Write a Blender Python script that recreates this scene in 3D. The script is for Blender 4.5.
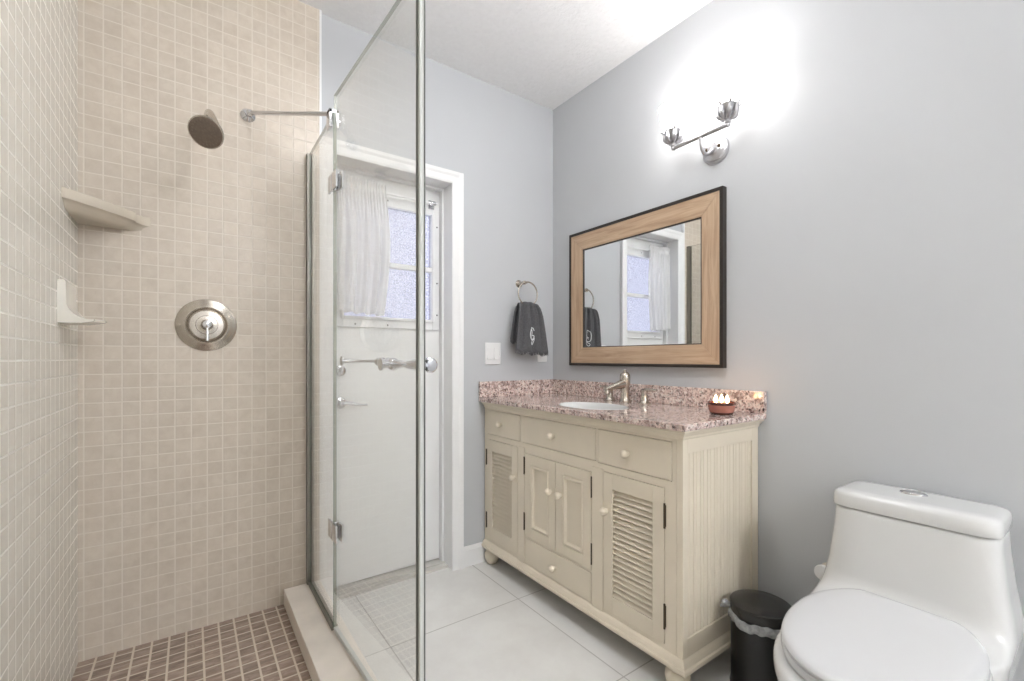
import bpy, bmesh, math, random
from mathutils import Vector, Matrix, Quaternion
from math import sin, cos, pi, radians

for o in list(bpy.data.objects):
    bpy.data.objects.remove(o)
S = bpy.context.scene
COL = S.collection

# ------------------------------------------------------------------ camera
cam = bpy.data.objects.new('camera', bpy.data.cameras.new('camera'))
COL.objects.link(cam)
cam.location = (0, 0, 1.1)
cam.rotation_euler = (pi / 2, 0, -radians(35.3))
cam.data.sensor_width = 36
cam.data.lens = 452 / 1024 * 36
cam.data.shift_y = -(340.5 - 358.3) / 1024
cam.data.clip_start = 0.02
S.camera = cam

# ------------------------------------------------------------------ world, light, exposure
W = bpy.data.worlds.new('daylight')
S.world = W
W.use_nodes = True
W.node_tree.nodes['Background'].inputs[0].default_value = (0.85, 0.90, 1.0, 1)
W.node_tree.nodes['Background'].inputs[1].default_value = 0.88
S.view_settings.view_transform = 'Standard'
S.view_settings.look = 'None'
S.view_settings.gamma = 1
S.view_settings.exposure = 0.98
S.view_settings.use_curve_mapping = False
FILL_LAMP = 11.5       # emission of the added, unseen lamps' diffuser
SHADE = 7.5           # emission of the two sconce shades

# ------------------------------------------------------------------ dimensions (metres)
XW = 1.79     # right wall
YB = 2.097    # back wall
XL = -0.312   # left (shower) wall
YF = -2.40    # wall behind the camera
ZC = 2.608    # ceiling
YT = YB - 0.02  # tiled face of the shower's back wall
PAN = 0.08    # shower floor

# ------------------------------------------------------------------ materials
def lin(c):
    def f(v):
        v /= 255
        return v / 12.92 if v <= 0.04045 else ((v + 0.055) / 1.055) ** 2.4
    return (f(c[0]), f(c[1]), f(c[2]), 1)

class NT:
    def __init__(s, name):
        s.m = bpy.data.materials.new(name)
        s.m.use_nodes = True
        s.t = s.m.node_tree
        s.b = s.t.nodes['Principled BSDF']
        s.out = s.t.nodes['Material Output']
    def n(s, typ, **kw):
        x = s.t.nodes.new(typ)
        for k, v in kw.items():
            setattr(x, k, v)
        return x
    def l(s, a, b):
        s.t.links.new(a, b)
    def math(s, op, a, b=None, c=None):
        x = s.n('ShaderNodeMath', operation=op)
        for i, v in enumerate((a, b, c)):
            if v is None: continue
            if isinstance(v, (int, float)): x.inputs[i].default_value = v
            else: s.l(v, x.inputs[i])
        return x.outputs[0]
    def ramp(s, fac, stops, interp='LINEAR'):
        r = s.n('ShaderNodeValToRGB')
        r.color_ramp.interpolation = interp
        e = r.color_ramp.elements
        while len(e) < len(stops): e.new(0.5)
        for i, (p, c) in enumerate(stops):
            e[i].position = p
            e[i].color = c
        s.l(fac, r.inputs[0])
        return r.outputs[0]
    def mix(s, fac, a, b, blend='MIX'):
        x = s.n('ShaderNodeMix', data_type='RGBA', blend_type=blend)
        for i, v in ((0, fac), (6, a), (7, b)):
            if isinstance(v, (int, float, tuple)): x.inputs[i].default_value = v
            else: s.l(v, x.inputs[i])
        return x.outputs[2]
    def coords(s):
        return s.n('ShaderNodeTexCoord').outputs['Object']
    def noise(s, vec, scale, detail=3, rough=0.5):
        x = s.n('ShaderNodeTexNoise')
        x.inputs['Scale'].default_value = scale
        x.inputs['Detail'].default_value = detail
        x.inputs['Roughness'].default_value = rough
        s.l(vec, x.inputs['Vector'])
        return x
    def bump(s, h, strength, dist=0.01):
        x = s.n('ShaderNodeBump')
        x.inputs['Strength'].default_value = strength
        x.inputs['Distance'].default_value = dist
        s.l(h, x.inputs['Height'])
        s.l(x.outputs[0], s.b.inputs['Normal'])

def mat(name, c, rough=0.5, metal=0.0, coat=0.0, vary=0.03, scale=12, bump=0.0, bscale=200):
    s = NT(name)
    v = s.coords()
    col = lin(c)
    n = s.noise(v, scale)
    lo = tuple(x * (1 - vary) for x in col[:3]) + (1,)
    hi = tuple(min(1, x * (1 + vary)) for x in col[:3]) + (1,)
    s.l(s.ramp(n.outputs['Fac'], [(0.3, lo), (0.7, hi)]), s.b.inputs['Base Color'])
    s.b.inputs['Roughness'].default_value = rough
    s.b.inputs['Metallic'].default_value = metal
    s.b.inputs['Coat Weight'].default_value = coat
    if bump:
        s.bump(s.noise(v, bscale, 2).outputs['Fac'], bump, 0.004)
    return s.m

def tile_mat(name, axes, pitch, offs, gw, base, dark, grout, rough, vein=0.3, bump=0.35, vary=0.10, stretch=(1, 1, 1)):
    s = NT(name)
    v = s.coords()
    sep = s.n('ShaderNodeSeparateXYZ')
    s.l(v, sep.inputs[0])
    cells, masks = [], []
    for ax, p, o in zip(axes, pitch, offs):
        q = s.math('DIVIDE', s.math('SUBTRACT', sep.outputs[ax], o), p)
        cells.append(s.math('FLOOR', q))
        fr = s.math('FRACT', q)
        d = s.math('MULTIPLY', s.math('MINIMUM', fr, s.math('SUBTRACT', 1.0, fr)), p)
        masks.append(d)
    d = s.math('MINIMUM', masks[0], masks[1])
    mr = s.n('ShaderNodeMapRange', interpolation_type='SMOOTHSTEP')
    s.l(d, mr.inputs[0])
    mr.inputs[1].default_value = gw * 0.35
    mr.inputs[2].default_value = gw * 0.75
    m = mr.outputs[0]
    cv = s.n('ShaderNodeCombineXYZ')
    s.l(cells[0], cv.inputs[0]); s.l(cells[1], cv.inputs[1])
    wn = s.n('ShaderNodeTexWhiteNoise', noise_dimensions='3D')
    s.l(cv.outputs[0], wn.inputs['Vector'])
    # a different piece of stone in each tile
    mp = s.n('ShaderNodeVectorMath', operation='MULTIPLY_ADD')
    s.l(wn.outputs['Color'], mp.inputs[0]); mp.inputs[1].default_value = (3, 3, 3)
    sc = s.n('ShaderNodeVectorMath', operation='MULTIPLY')
    s.l(v, sc.inputs[0]); sc.inputs[1].default_value = stretch
    s.l(sc.outputs[0], mp.inputs[2])
    n = s.noise(mp.outputs[0], 22, 6, 0.62)
    n2 = s.noise(mp.outputs[0], 9, 3)
    n2.inputs['Distortion'].default_value = 2.5
    veins = s.ramp(n2.outputs['Fac'], [(0.47, (0, 0, 0, 1)), (0.5, (1, 1, 1, 1)), (0.53, (0, 0, 0, 1))])
    col = s.mix(s.ramp(n.outputs['Fac'], [(0.35, (0, 0, 0, 1)), (0.72, (1, 1, 1, 1))]), lin(base), lin(dark))
    col = s.mix(s.math('MULTIPLY', veins, vein), col, lin(dark))
    val = s.math('MULTIPLY_ADD', wn.outputs['Value'], 2 * vary, 1 - vary)
    hsv = s.n('ShaderNodeHueSaturation')
    s.l(col, hsv.inputs['Color']); s.l(val, hsv.inputs['Value'])
    col = s.mix(m, lin(grout), hsv.outputs[0])
    s.l(col, s.b.inputs['Base Color'])
    r = s.math('MULTIPLY_ADD', m, rough - 0.75, 0.75)
    s.l(r, s.b.inputs['Roughness'])
    s.bump(m, bump, 0.002)
    return s.m

def glass_thin(name, tint, reflect=1.0):
    # clear sheet: passes light, mirrors more at a slant
    s = NT(name)
    t = s.n('ShaderNodeBsdfTransparent'); t.inputs[0].default_value = tint
    g = s.n('ShaderNodeBsdfGlossy'); g.inputs['Roughness'].default_value = 0.0
    g.inputs[0].default_value = (1, 1, 1, 1)
    f = s.n('ShaderNodeLayerWeight')
    x = s.n('ShaderNodeMixShader')
    # Schlick reflectance of each face
    s.l(s.math('MULTIPLY_ADD', s.math('POWER', f.outputs['Facing'], 5.0), 0.9 * reflect, 0.035 * reflect), x.inputs[0])
    s.l(t.outputs[0], x.inputs[1]); s.l(g.outputs[0], x.inputs[2])
    s.l(x.outputs[0], s.out.inputs[0])
    return s.m

def glass_edge(name):
    s = NT(name)
    s.b.inputs['Base Color'].default_value = lin((150, 160, 146))
    s.b.inputs['Roughness'].default_value = 0.15
    s.b.inputs['Alpha'].default_value = 0.6
    return s.m

def emit(name, c, strength):
    s = NT(name)
    s.b.inputs['Base Color'].default_value = (0.9, 0.9, 0.9, 1)
    s.b.inputs['Emission Color'].default_value = c
    s.b.inputs['Emission Strength'].default_value = strength
    return s.m

def wood(name, along):
    s = NT(name)
    v = s.coords()
    mp = s.n('ShaderNodeMapping')
    s.l(v, mp.inputs[0])
    sc = [38, 38, 38]; sc[along] = 2.2
    mp.inputs['Scale'].default_value = sc
    n = s.noise(mp.outputs[0], 1.6, 6, 0.65)
    n.inputs['Distortion'].default_value = 0.6
    c = s.ramp(n.outputs['Fac'], [(0.28, lin((158, 130, 106))), (0.5, lin((194, 167, 139))), (0.72, lin((212, 188, 161)))])
    big = s.noise(v, 4, 3)
    c = s.mix(s.ramp(big.outputs['Fac'], [(0.3, (0, 0, 0, 1)), (0.75, (0.5, 0.5, 0.5, 1))]), c, lin((170, 140, 114)))
    s.l(c, s.b.inputs['Base Color'])
    s.b.inputs['Roughness'].default_value = 0.42
    s.bump(n.outputs['Fac'], 0.15, 0.002)
    return s.m

def granite(name):
    s = NT(name)
    v = s.coords()
    w = s.noise(v, 60, 2)
    off = s.n('ShaderNodeVectorMath', operation='MULTIPLY_ADD')
    s.l(w.outputs['Color'], off.inputs[0]); off.inputs[1].default_value = (0.012,) * 3
    s.l(v, off.inputs[2])
    def vor(sc):
        x = s.n('ShaderNodeTexVoronoi'); x.inputs['Scale'].default_value = sc
        s.l(off.outputs[0], x.inputs['Vector'])
        h = s.n('ShaderNodeSeparateColor'); s.l(x.outputs['Color'], h.inputs[0])
        return h.outputs[0]
    a = s.ramp(vor(120), [(0.0, lin((62, 50, 50))), (0.12, lin((120, 96, 92))), (0.22, lin((196, 168, 160))), (0.42, lin((216, 192, 183))), (0.62, lin((230, 212, 203))), (0.84, lin((240, 231, 224)))], 'CONSTANT')
    b = s.ramp(vor(230), [(0.0, lin((66, 52, 52))), (0.15, lin((190, 160, 152))), (0.4, lin((222, 198, 189))), (0.72, lin((238, 224, 216)))], 'CONSTANT')
    c = s.mix(0.40, a, b)
    big = s.noise(v, 30, 3)
    c = s.mix(s.ramp(big.outputs['Fac'], [(0.54, (0, 0, 0, 1)), (0.66, (0.55, 0.55, 0.55, 1))]), c, lin((122, 96, 92)))
    s.l(c, s.b.inputs['Base Color'])
    s.b.inputs['Roughness'].default_value = 0.12
    s.b.inputs['Coat Weight'].default_value = 0.3
    return s.m

M = {}
M['paint'] = mat('painted wall', (192, 194, 197), 0.6, vary=0.012, scale=3, bump=0.04, bscale=220)
M['ceiling'] = mat('textured ceiling', (238, 238, 239), 0.8, vary=0.02, scale=50, bump=0.9, bscale=60)
M['trim'] = mat('white trim paint', (236, 236, 236), 0.35, vary=0.01)
M['door'] = mat('white door paint', (234, 234, 233), 0.42, vary=0.012, scale=5)
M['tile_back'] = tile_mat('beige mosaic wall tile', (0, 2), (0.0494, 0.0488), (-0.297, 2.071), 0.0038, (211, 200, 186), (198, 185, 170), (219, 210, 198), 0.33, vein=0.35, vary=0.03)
M['tile_left_lit'] = tile_mat('lit beige mosaic side tile', (1, 2), (0.0494, 0.0488), (YT - 0.012, 2.071), 0.0038, (228, 224, 214), (219, 213, 202), (232, 229, 221), 0.25, vein=0.3, vary=0.03)  # tile and faint grout paled to paint in this wall's brighter light
M['tile_pan'] = tile_mat('brown mosaic floor tile', (0, 1), (0.0498, 0.0502), (-0.266, 2.0445), 0.0058, (176, 156, 142), (116, 97, 85), (218, 207, 193), 0.4, vein=0.5, vary=0.12, stretch=(0.6, 2.2, 1))
M['tile_floor'] = tile_mat('large grey floor tile', (0, 1), (0.600, 0.620), (1.217, 1.671), 0.0042, (234, 233, 230), (223, 221, 218), (190, 187, 183), 0.32, vein=0.12, bump=0.2, vary=0.012, stretch=(0.25, 0.25, 1))
M['curb'] = mat('pale stone', (241, 232, 222), 0.3, vary=0.06, scale=9)
M['ceramic'] = mat('beige ceramic', (208, 198, 182), 0.18, coat=0.3)
M['soap'] = mat('cream ceramic', (232, 228, 218), 0.18, coat=0.3)
M['porcelain'] = mat('white porcelain', (214, 214, 213), 0.08, coat=0.5, vary=0.004)
M['seat'] = mat('white seat plastic', (210, 210, 211), 0.2, vary=0.004)
M['chrome'] = mat('chrome', (215, 215, 218), 0.1, 1.0, vary=0.01)
M['nickel'] = mat('brushed nickel', (190, 182, 172), 0.26, 1.0, vary=0.05, scale=60)
M['darknickel'] = mat('dark nickel', (128, 116, 106), 0.4, 1.0, vary=0.1, scale=120)
M['alu'] = mat('satin aluminium', (142, 138, 130), 0.42, 1.0, vary=0.02)
M['cream'] = mat('cream cabinet paint', (225, 214, 195), 0.42, vary=0.03, scale=7)
M['bronze'] = mat('aged bronze', (88, 76, 62), 0.45, 0.8)
M['granite'] = granite('pink granite')
M['black'] = mat('black steel', (58, 58, 58), 0.3, 0.9, vary=0.02)
M['blacklid'] = mat('black lid', (40, 39, 38), 0.24, 0.1, vary=0.02)
M['frame_black'] = mat('black frame edge', (40, 33, 28), 0.4)
M['wood_h'] = wood('light wood along', 1)
M['wood_v'] = wood('light wood upright', 2)
M['mirror'] = mat('silvered glass', (238, 240, 240), 0.0, 1.0, vary=0.0)
M['towel'] = mat('charcoal terry', (90, 90, 93), 0.95, vary=0.18, scale=140, bump=0.8, bscale=420)
M['thread'] = mat('white thread', (222, 224, 226), 0.7)
M['plastic'] = mat('white plastic', (232, 232, 232), 0.3, vary=0.005)
M['shadow_slot'] = mat('grey slot', (150, 150, 150), 0.5)
M['glass'] = glass_thin('clear glass', (0.975, 0.982, 0.976, 1))
M['glass_edge'] = glass_edge('green glass edge')
M['seal'] = mat('clear seal', (206, 208, 204), 0.3)
M['wax'] = mat('pale wax', (236, 206, 180), 0.5)
M['candle'] = mat('rust glazed pot', (166, 106, 90), 0.25, coat=0.4, vary=0.12, scale=40)
M['candle_dark'] = mat('dark brown glaze', (74, 40, 32), 0.25, coat=0.4)
M['flame'] = emit('flame', (1.0, 0.62, 0.30, 1), 16)
M['shade'] = emit('lit frosted glass', (1.0, 0.965, 0.93, 1), SHADE)
M['fill_diffuser'] = emit('lit diffuser', (0.98, 0.99, 1.0, 1), FILL_LAMP)
M['sill'] = mat('pale threshold', (206, 203, 197), 0.35)
M['fill_diffuser_b'] = emit('brighter lit diffuser', (0.98, 0.99, 1.0, 1), FILL_LAMP * 5.6)  # stronger glow for the added lamp behind the camera
M['sconce'] = mat('pale nickel', (190, 189, 192), 0.34, 1.0, vary=0.03, scale=60)
M['seal_grey'] = mat('grey seal', (104, 106, 102), 0.4)
M['screw'] = mat('screw', (120, 120, 120), 0.4, 0.8)

def _liner():
    s = NT('clear grey liner')
    s.b.inputs['Base Color'].default_value = lin((200, 202, 204))
    s.b.inputs['Roughness'].default_value = 0.25
    n = s.noise(s.coords(), 60, 2)
    a = s.ramp(n.outputs['Fac'], [(0.3, (0.4,) * 3 + (1,)), (0.7, (0.72,) * 3 + (1,))])
    s.l(a, s.b.inputs['Alpha'])
    return s.m
M['liner'] = _liner()

def _curtain():
    s = NT('white sheer cotton')
    d = s.n('ShaderNodeBsdfDiffuse'); d.inputs[0].default_value = (0.93, 0.925, 0.92, 1)
    t = s.n('ShaderNodeBsdfTranslucent'); t.inputs[0].default_value = (0.93, 0.925, 0.92, 1)
    x = s.n('ShaderNodeMixShader'); x.inputs[0].default_value = 0.42
    s.l(d.outputs[0], x.inputs[1]); s.l(t.outputs[0], x.inputs[2])
    y = s.n('ShaderNodeMixShader'); y.inputs[0].default_value = 0.22
    q = s.n('ShaderNodeBsdfTransparent')
    s.l(x.outputs[0], y.inputs[1]); s.l(q.outputs[0], y.inputs[2])
    s.l(y.outputs[0], s.out.inputs[0])
    return s.m
M['curtain'] = _curtain()

def _frost():
    # pebbled window glass: scatters the daylight behind it
    s = NT('pebbled frosted glass')
    n = s.n('ShaderNodeTexVoronoi'); n.inputs['Scale'].default_value = 140
    s.l(s.coords(), n.inputs['Vector'])
    t = s.n('ShaderNodeBsdfTransparent')
    c = s.ramp(n.outputs['Distance'], [(0.0, (1.0, 0.98, 0.99, 1)), (0.3, (0.86, 0.85, 0.90, 1)), (0.7, (0.66, 0.65, 0.71, 1))])
    s.l(c, t.inputs[0])
    g = s.n('ShaderNodeBsdfGlossy'); g.inputs['Roughness'].default_value = 0.3
    x = s.n('ShaderNodeMixShader'); x.inputs[0].default_value = 0.08
    s.l(t.outputs[0], x.inputs[1]); s.l(g.outputs[0], x.inputs[2])
    s.l(x.outputs[0], s.out.inputs[0])
    return s.m
M['frost'] = _frost()

# ------------------------------------------------------------------ mesh helpers
class MB:
    def __init__(s): s.bm = bmesh.new()
    def box(s, x0, x1, y0, y1, z0, z1, mi=0):
        v = [s.bm.verts.new(p) for p in ((x0, y0, z0), (x1, y0, z0), (x1, y1, z0), (x0, y1, z0), (x0, y0, z1), (x1, y0, z1), (x1, y1, z1), (x0, y1, z1))]
        for f in ((3, 2, 1, 0), (4, 5, 6, 7), (0, 1, 5, 4), (1, 2, 6, 5), (2, 3, 7, 6), (3, 0, 4, 7)):
            s.bm.faces.new([v[i] for i in f]).material_index = mi
        return s
    def obox(s, c, ax, ay, az, hx, hy, hz, mi=0):
        c = Vector(c); v = []
        for k in (-1, 1):
            for i, j in ((-1, -1), (1, -1), (1, 1), (-1, 1)):
                v.append(s.bm.verts.new(c + Vector(ax) * hx * i + Vector(ay) * hy * j + Vector(az) * hz * k))
        for f in ((3, 2, 1, 0), (4, 5, 6, 7), (0, 1, 5, 4), (1, 2, 6, 5), (2, 3, 7, 6), (3, 0, 4, 7)):
            s.bm.faces.new([v[i] for i in f]).material_index = mi
        return s
    def prism(s, pts, d, mi=0):
        d = Vector(d)
        a = [s.bm.verts.new(Vector(p)) for p in pts]
        b = [s.bm.verts.new(Vector(p) + d) for p in pts]
        n = len(a)
        s.bm.faces.new(a[::-1]).material_index = mi
        s.bm.faces.new(b).material_index = mi
        for i in range(n):
            s.bm.faces.new((a[i], a[(i + 1) % n], b[(i + 1) % n], b[i])).material_index = mi
        return s
    def loft(s, rings, cap=True, mi=0):
        R = [[s.bm.verts.new(Vector(p)) for p in r] for r in rings]
        n = len(R[0])
        for a, b in zip(R, R[1:]):
            for i in range(n):
                s.bm.faces.new((a[i], a[(i + 1) % n], b[(i + 1) % n], b[i])).material_index = mi
        if cap:
            s.bm.faces.new(R[0][::-1]).material_index = mi
            s.bm.faces.new(R[-1]).material_index = mi
        return s
    def lathe(s, prof, org=(0, 0, 0), axis=(0, 0, 1), n=32, mi=0, cap=True):
        q = Vector((0, 0, 1)).rotation_difference(Vector(axis).normalized())
        o = Vector(org)
        rings = [[o + q @ Vector((r * cos(2 * pi * k / n), r * sin(2 * pi * k / n), z)) for k in range(n)] for r, z in prof]
        return s.loft(rings, cap, mi)
    def tube(s, pts, r, n=12, mi=0):
        pts = [Vector(p) for p in pts]
        rs = r if isinstance(r, (list, tuple)) else [r] * len(pts)
        rings = []; up = None
        for i, p in enumerate(pts):
            t = (pts[min(i + 1, len(pts) - 1)] - pts[max(i - 1, 0)]).normalized()
            if up is None:
                up = t.orthogonal().normalized()
            else:
                up = (up - t * up.dot(t))
                up = up.normalized() if up.length > 1e-6 else t.orthogonal().normalized()
            b = t.cross(up)
            rings.append([p + (up * cos(2 * pi * k / n) + b * sin(2 * pi * k / n)) * rs[i] for k in range(n)])
        return s.loft(rings, True, mi)
    def torus(s, c, axis, R, r, n=48, m=10, a0=0, a1=2 * pi, mi=0):
        q = Vector((0, 0, 1)).rotation_difference(Vector(axis).normalized())
        rings = []
        for i in range(n):
            a = 2 * pi * i / n
            rings.append([Vector(c) + q @ Vector(((R + r * cos(2 * pi * j / m)) * cos(a), (R + r * cos(2 * pi * j / m)) * sin(a), r * sin(2 * pi * j / m))) for j in range(m)])
        rings.append(rings[0])
        s.loft(rings, False, mi)
        bmesh.ops.remove_doubles(s.bm, verts=s.bm.verts, dist=1e-6)
        return s
    def ball(s, c, r, n=20, sc=(1, 1, 1), mi=0):
        prof = []
        k = n // 2
        for i in range(k + 1):
            a = -pi / 2 + pi * i / k
            prof.append((max(1e-4, r * cos(a)), r * sin(a)))
        c = Vector(c)
        rings = [[c + Vector((rr * cos(2 * pi * j / n) * sc[0], rr * sin(2 * pi * j / n) * sc[1], z * sc[2])) for j in range(n)] for rr, z in prof]
        return s.loft(rings, True, mi)
    def sheet(s, grid, mi=0):
        V = [[s.bm.verts.new(Vector(p)) for p in row] for row in grid]
        for a, b in zip(V, V[1:]):
            for i in range(len(a) - 1):
                s.bm.faces.new((a[i], a[i + 1], b[i + 1], b[i])).material_index = mi
        return s

def obj(name, mb, mats, parent=None, bevel=0.0, smooth=True, seg=2, label=None):
    me = bpy.data.meshes.new(name)
    bm = mb.bm
    bmesh.ops.recalc_face_normals(bm, faces=bm.faces)
    bm.to_mesh(me); bm.free()
    for m in (mats if isinstance(mats, (list, tuple)) else [mats]):
        me.materials.append(M[m])
    o = bpy.data.objects.new(name, me)
    COL.objects.link(o)
    if parent:
        o.parent = parent
        o.matrix_parent_inverse = Matrix.Translation(-abspos(parent))
    if bevel:
        b = o.modifiers.new('bevel', 'BEVEL')
        b.width = bevel; b.segments = seg; b.limit_method = 'ANGLE'; b.angle_limit = radians(40)
        b.harden_normals = False
    if smooth:
        for p in me.polygons: p.use_smooth = True
        try:
            me.set_sharp_from_angle(angle=radians(38))
        except Exception:
            pass
    if label: o['label'] = label
    return o

def abspos(o):
    v = Vector((0, 0, 0))
    if o.type == 'EMPTY': v = Vector(o.location)
    return v

def thing(name, loc, label, cat, group=None):
    e = bpy.data.objects.new(name, None)
    e.empty_display_size = 0.05
    COL.objects.link(e)
    e.location = loc
    e['label'] = label; e['category'] = cat
    if group: e['group'] = group
    return e

def tag(o, label, cat, group=None):
    o['label'] = label; o['category'] = cat
    if group: o['group'] = group
    return o

def struct(o, label=None, cat=None):
    o['kind'] = 'structure'
    if label: o['label'] = label
    if cat: o['category'] = cat
    return o

def bezier(p0, p1, p2, p3, n=14):
    p0, p1, p2, p3 = map(Vector, (p0, p1, p2, p3))
    return [p0 * (1 - t) ** 3 + p1 * 3 * t * (1 - t) ** 2 + p2 * 3 * t * t * (1 - t) + p3 * t ** 3 for t in [i / n for i in range(n + 1)]]

# ================================================================== ROOM SHELL
DX0, DX1, DZ = 0.515, 1.100, 2.006          # doorway
struct(obj('floor', MB().box(0.30, XW + 0.1, YF - 0.1, YB + 0.24, -0.1, 0), 'tile_floor', smooth=False), 'pale grey large square floor tiles with thin grout lines', 'floor')
struct(obj('ceiling', MB().box(XL - 0.1, XW + 0.1, YF - 0.1, YB + 0.24, ZC, ZC + 0.1), 'ceiling', smooth=False), 'white textured ceiling', 'ceiling')
struct(obj('wall_right', MB().box(XW, XW + 0.1, YF - 0.1, YB + 0.24, -0.1, ZC), 'paint', smooth=False), 'pale grey painted wall behind the mirror and toilet', 'wall')
struct(obj('wall_back', MB().box(XL - 0.1, DX0 - .02, YB, YB + 0.2, -0.1, ZC).box(DX1 + .02, XW, YB, YB + 0.2, -0.1, ZC).box(DX0 - .02, DX1 + .02, YB, YB + 0.2, DZ + .02, ZC), 'paint', smooth=False), 'pale grey painted wall around the white door', 'wall')
struct(obj('wall_front', MB().box(XL - 0.1, XW, YF - 0.1, YF, -0.1, ZC), 'paint', smooth=False), 'pale grey painted wall opposite the door', 'wall')
struct(obj('wall_left', MB().box(XL - 0.1, XL, YF, YB, -0.1, ZC), 'tile_left_lit', smooth=False), 'left shower wall of small beige mosaic tiles, paled as if brightly lit', 'wall')
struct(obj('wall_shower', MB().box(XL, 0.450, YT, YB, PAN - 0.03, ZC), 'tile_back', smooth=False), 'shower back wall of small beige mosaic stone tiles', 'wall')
struct(obj('trim_1', MB().box(0.450, 0.4585, YT - 0.002, YB, 0.0, ZC), 'trim', smooth=False), 'white edge trim strip beside the shower tiles', 'trim')
struct(obj('floor_shower', MB().box(XL, 0.312, YF, YT, -0.1, PAN), 'tile_pan', smooth=False), 'shower floor of small brown mosaic tiles', 'floor')
struct(obj('curb_shower', MB().box(0.310, 0.452, YF, YT, -0.05, 0.143), 'curb', bevel=0.003), 'pale stone shower curb under the glass', 'curb')
struct(obj('baseboard_back', MB().prism([(1.162, YB, 0), (1.162, YB - 0.014, 0), (1.162, YB - 0.014, 0.085), (1.162, YB - 0.010, 0.093), (1.162, YB - 0.006, 0.104), (1.162, YB, 0.104)], (XW - 1.162, 0, 0)), 'trim', smooth=False), 'white baseboard between door casing and vanity', 'baseboard')
struct(obj('baseboard_right', MB().prism([(XW, YF, 0), (XW - 0.014, YF, 0), (XW - 0.014, YF, 0.085), (XW - 0.010, YF, 0.093), (XW - 0.006, YF, 0.104), (XW, YF, 0.104)], (0, 0.86 - YF, 0)), 'trim', smooth=False), 'white baseboard behind the toilet', 'baseboard')

# door casing, jamb, slab
def casing():
    m = MB()
    w = 0.060
    # profile across the width: (distance from opening, thickness)
    prof = [(0.0, 0.0), (0.0, 0.010), (0.010, 0.014), (0.034, 0.015), (0.046, 0.020), (w, 0.022), (w, 0.0)]
    rings = []
    for px, pz, sx, sz in ((DX1, 0, 1, 0), (DX1, DZ, 1, 1), (DX0, DZ, -1, 1), (DX0, 0, -1, 0)):
        rings.append([(px + sx * d, YB - t, pz + sz * d) for d, t in prof])
    m.loft(rings)
    return m
struct(obj('trim_2', casing(), 'trim', smooth=False), 'white moulded casing around the door', 'trim')
jm = MB().box(DX1, DX1 + 0.02, YB, YB + 0.2, 0, DZ + 0.02).box(DX0 - 0.02, DX0, YB, YB + 0.2, 0, DZ + 0.02).box(DX0, DX1, YB, YB + 0.2, DZ, DZ + 0.02)
jm.box(DX1 - 0.012, DX1, YB + 0.085, YB + 0.118, 0, DZ).box(DX0, DX0 + 0.012, YB + 0.085, YB + 0.118, 0, DZ).box(DX0 + 0.012, DX1 - 0.012, YB + 0.085, YB + 0.118, DZ - 0.012, DZ)
struct(obj('trim_3', jm, 'trim', smooth=False), 'white door jamb inside the casing', 'trim')
struct(obj('trim_4', MB().box(DX0, DX1, YB + 0.035, YB + 0.19, 0.0, 0.012).box(DX0, DX1, YB + 0.07, YB + 0.16, 0.012, 0.017), 'sill', smooth=False), 'pale threshold under the door', 'threshold')

YD = YB + 0.12
door = thing('door_1', (0.81, YD, 0.02), 'white door with a frosted half window and short white curtain', 'door')
struct(door)
GX0, GX1, GZ0, GZ1, GZM = 0.578, 1.047, 1.295, 1.866, 1.567
dm = MB()
for a in ((DX0 + 0.003, GX0, 0.024, DZ - 0.004), (GX1, DX1 - 0.003, 0.024, DZ - 0.004), (GX0, GX1, 0.024, GZ0), (GX0, GX1, GZ1, DZ - 0.004)):
    dm.box(a[0], a[1], YD, YD + 0.042, a[2], a[3])
obj('slab', dm, 'door', door, smooth=False)
wf = MB()
fx0, fx1, fz0, fz1 = 0.536, 1.084, 1.250, 1.906
for a in ((fx0, GX0 + .004, fz0, fz1), (GX1 - .004, fx1, fz0, fz1), (GX0 + .004, GX1 - .004, fz0, GZ0 + .004), (GX0 + .004, GX1 - .004, GZ1 - .004, fz1)):
    wf.box(a[0], a[1], YD - 0.011, YD, a[2], a[3])
for a in ((GX0 - .006, GX0 + .008, GZ0 - .006, GZ1 + .006), (GX1 - .008, GX1 + .006, GZ0 - .006, GZ1 + .006), (GX0 + .008, GX1 - .008, GZ0 - .006, GZ0 + .008), (GX0 + .008, GX1 - .008, GZ1 - .008, GZ1 + .006)):
    wf.box(a[0], a[1], YD - 0.019, YD - 0.011, a[2], a[3])
wfo = obj('window_frame', wf, 'trim', door, bevel=0.002)
obj('muntin', MB().box(GX0 + .008, GX1 - .008, YD - 0.016, YD + 0.012, GZM - 0.013, GZM + 0.013), 'trim', door, bevel=0.003)
obj('pane', MB().box(GX0 + .004, GX1 - .004, YD + 0.012, YD + 0.017, GZ0 + .004, GZM), 'frost', door, smooth=False)
obj('pane', MB().box(GX0 + .004, GX1 - .004, YD + 0.012, YD + 0.017, GZM, GZ1 - .004), 'frost', door, smooth=False)
for x, z in [(fx1 - .014, 1.33), (fx1 - .014, 1.50), (fx1 - .014, 1.80), (0.64, fz0 + .016), (0.80, fz0 + .016), (0.98, fz0 + .016), (0.80, fz1 - .016)]:
    obj('screw', MB().lathe([(0.0045, 0), (0.004, 0.0015), (0.0015, 0.0025)], (x, YD - 0.011, z), (0, -1, 0), 12), 'screw', wfo)
obj('deadbolt', MB().lathe([(0.027, 0), (0.027, 0.006), (0.022, 0.011), (0.012, 0.013), (0.0115, 0.018)], (0.572, YD, 1.042), (0, -1, 0), 28).obox((0.572, YD - 0.024, 1.042), (1, 0, 0), (0, 1, 0), (0, 0, 1), 0.006, 0.008, 0.016), 'chrome', door, bevel=0.001)
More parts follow.
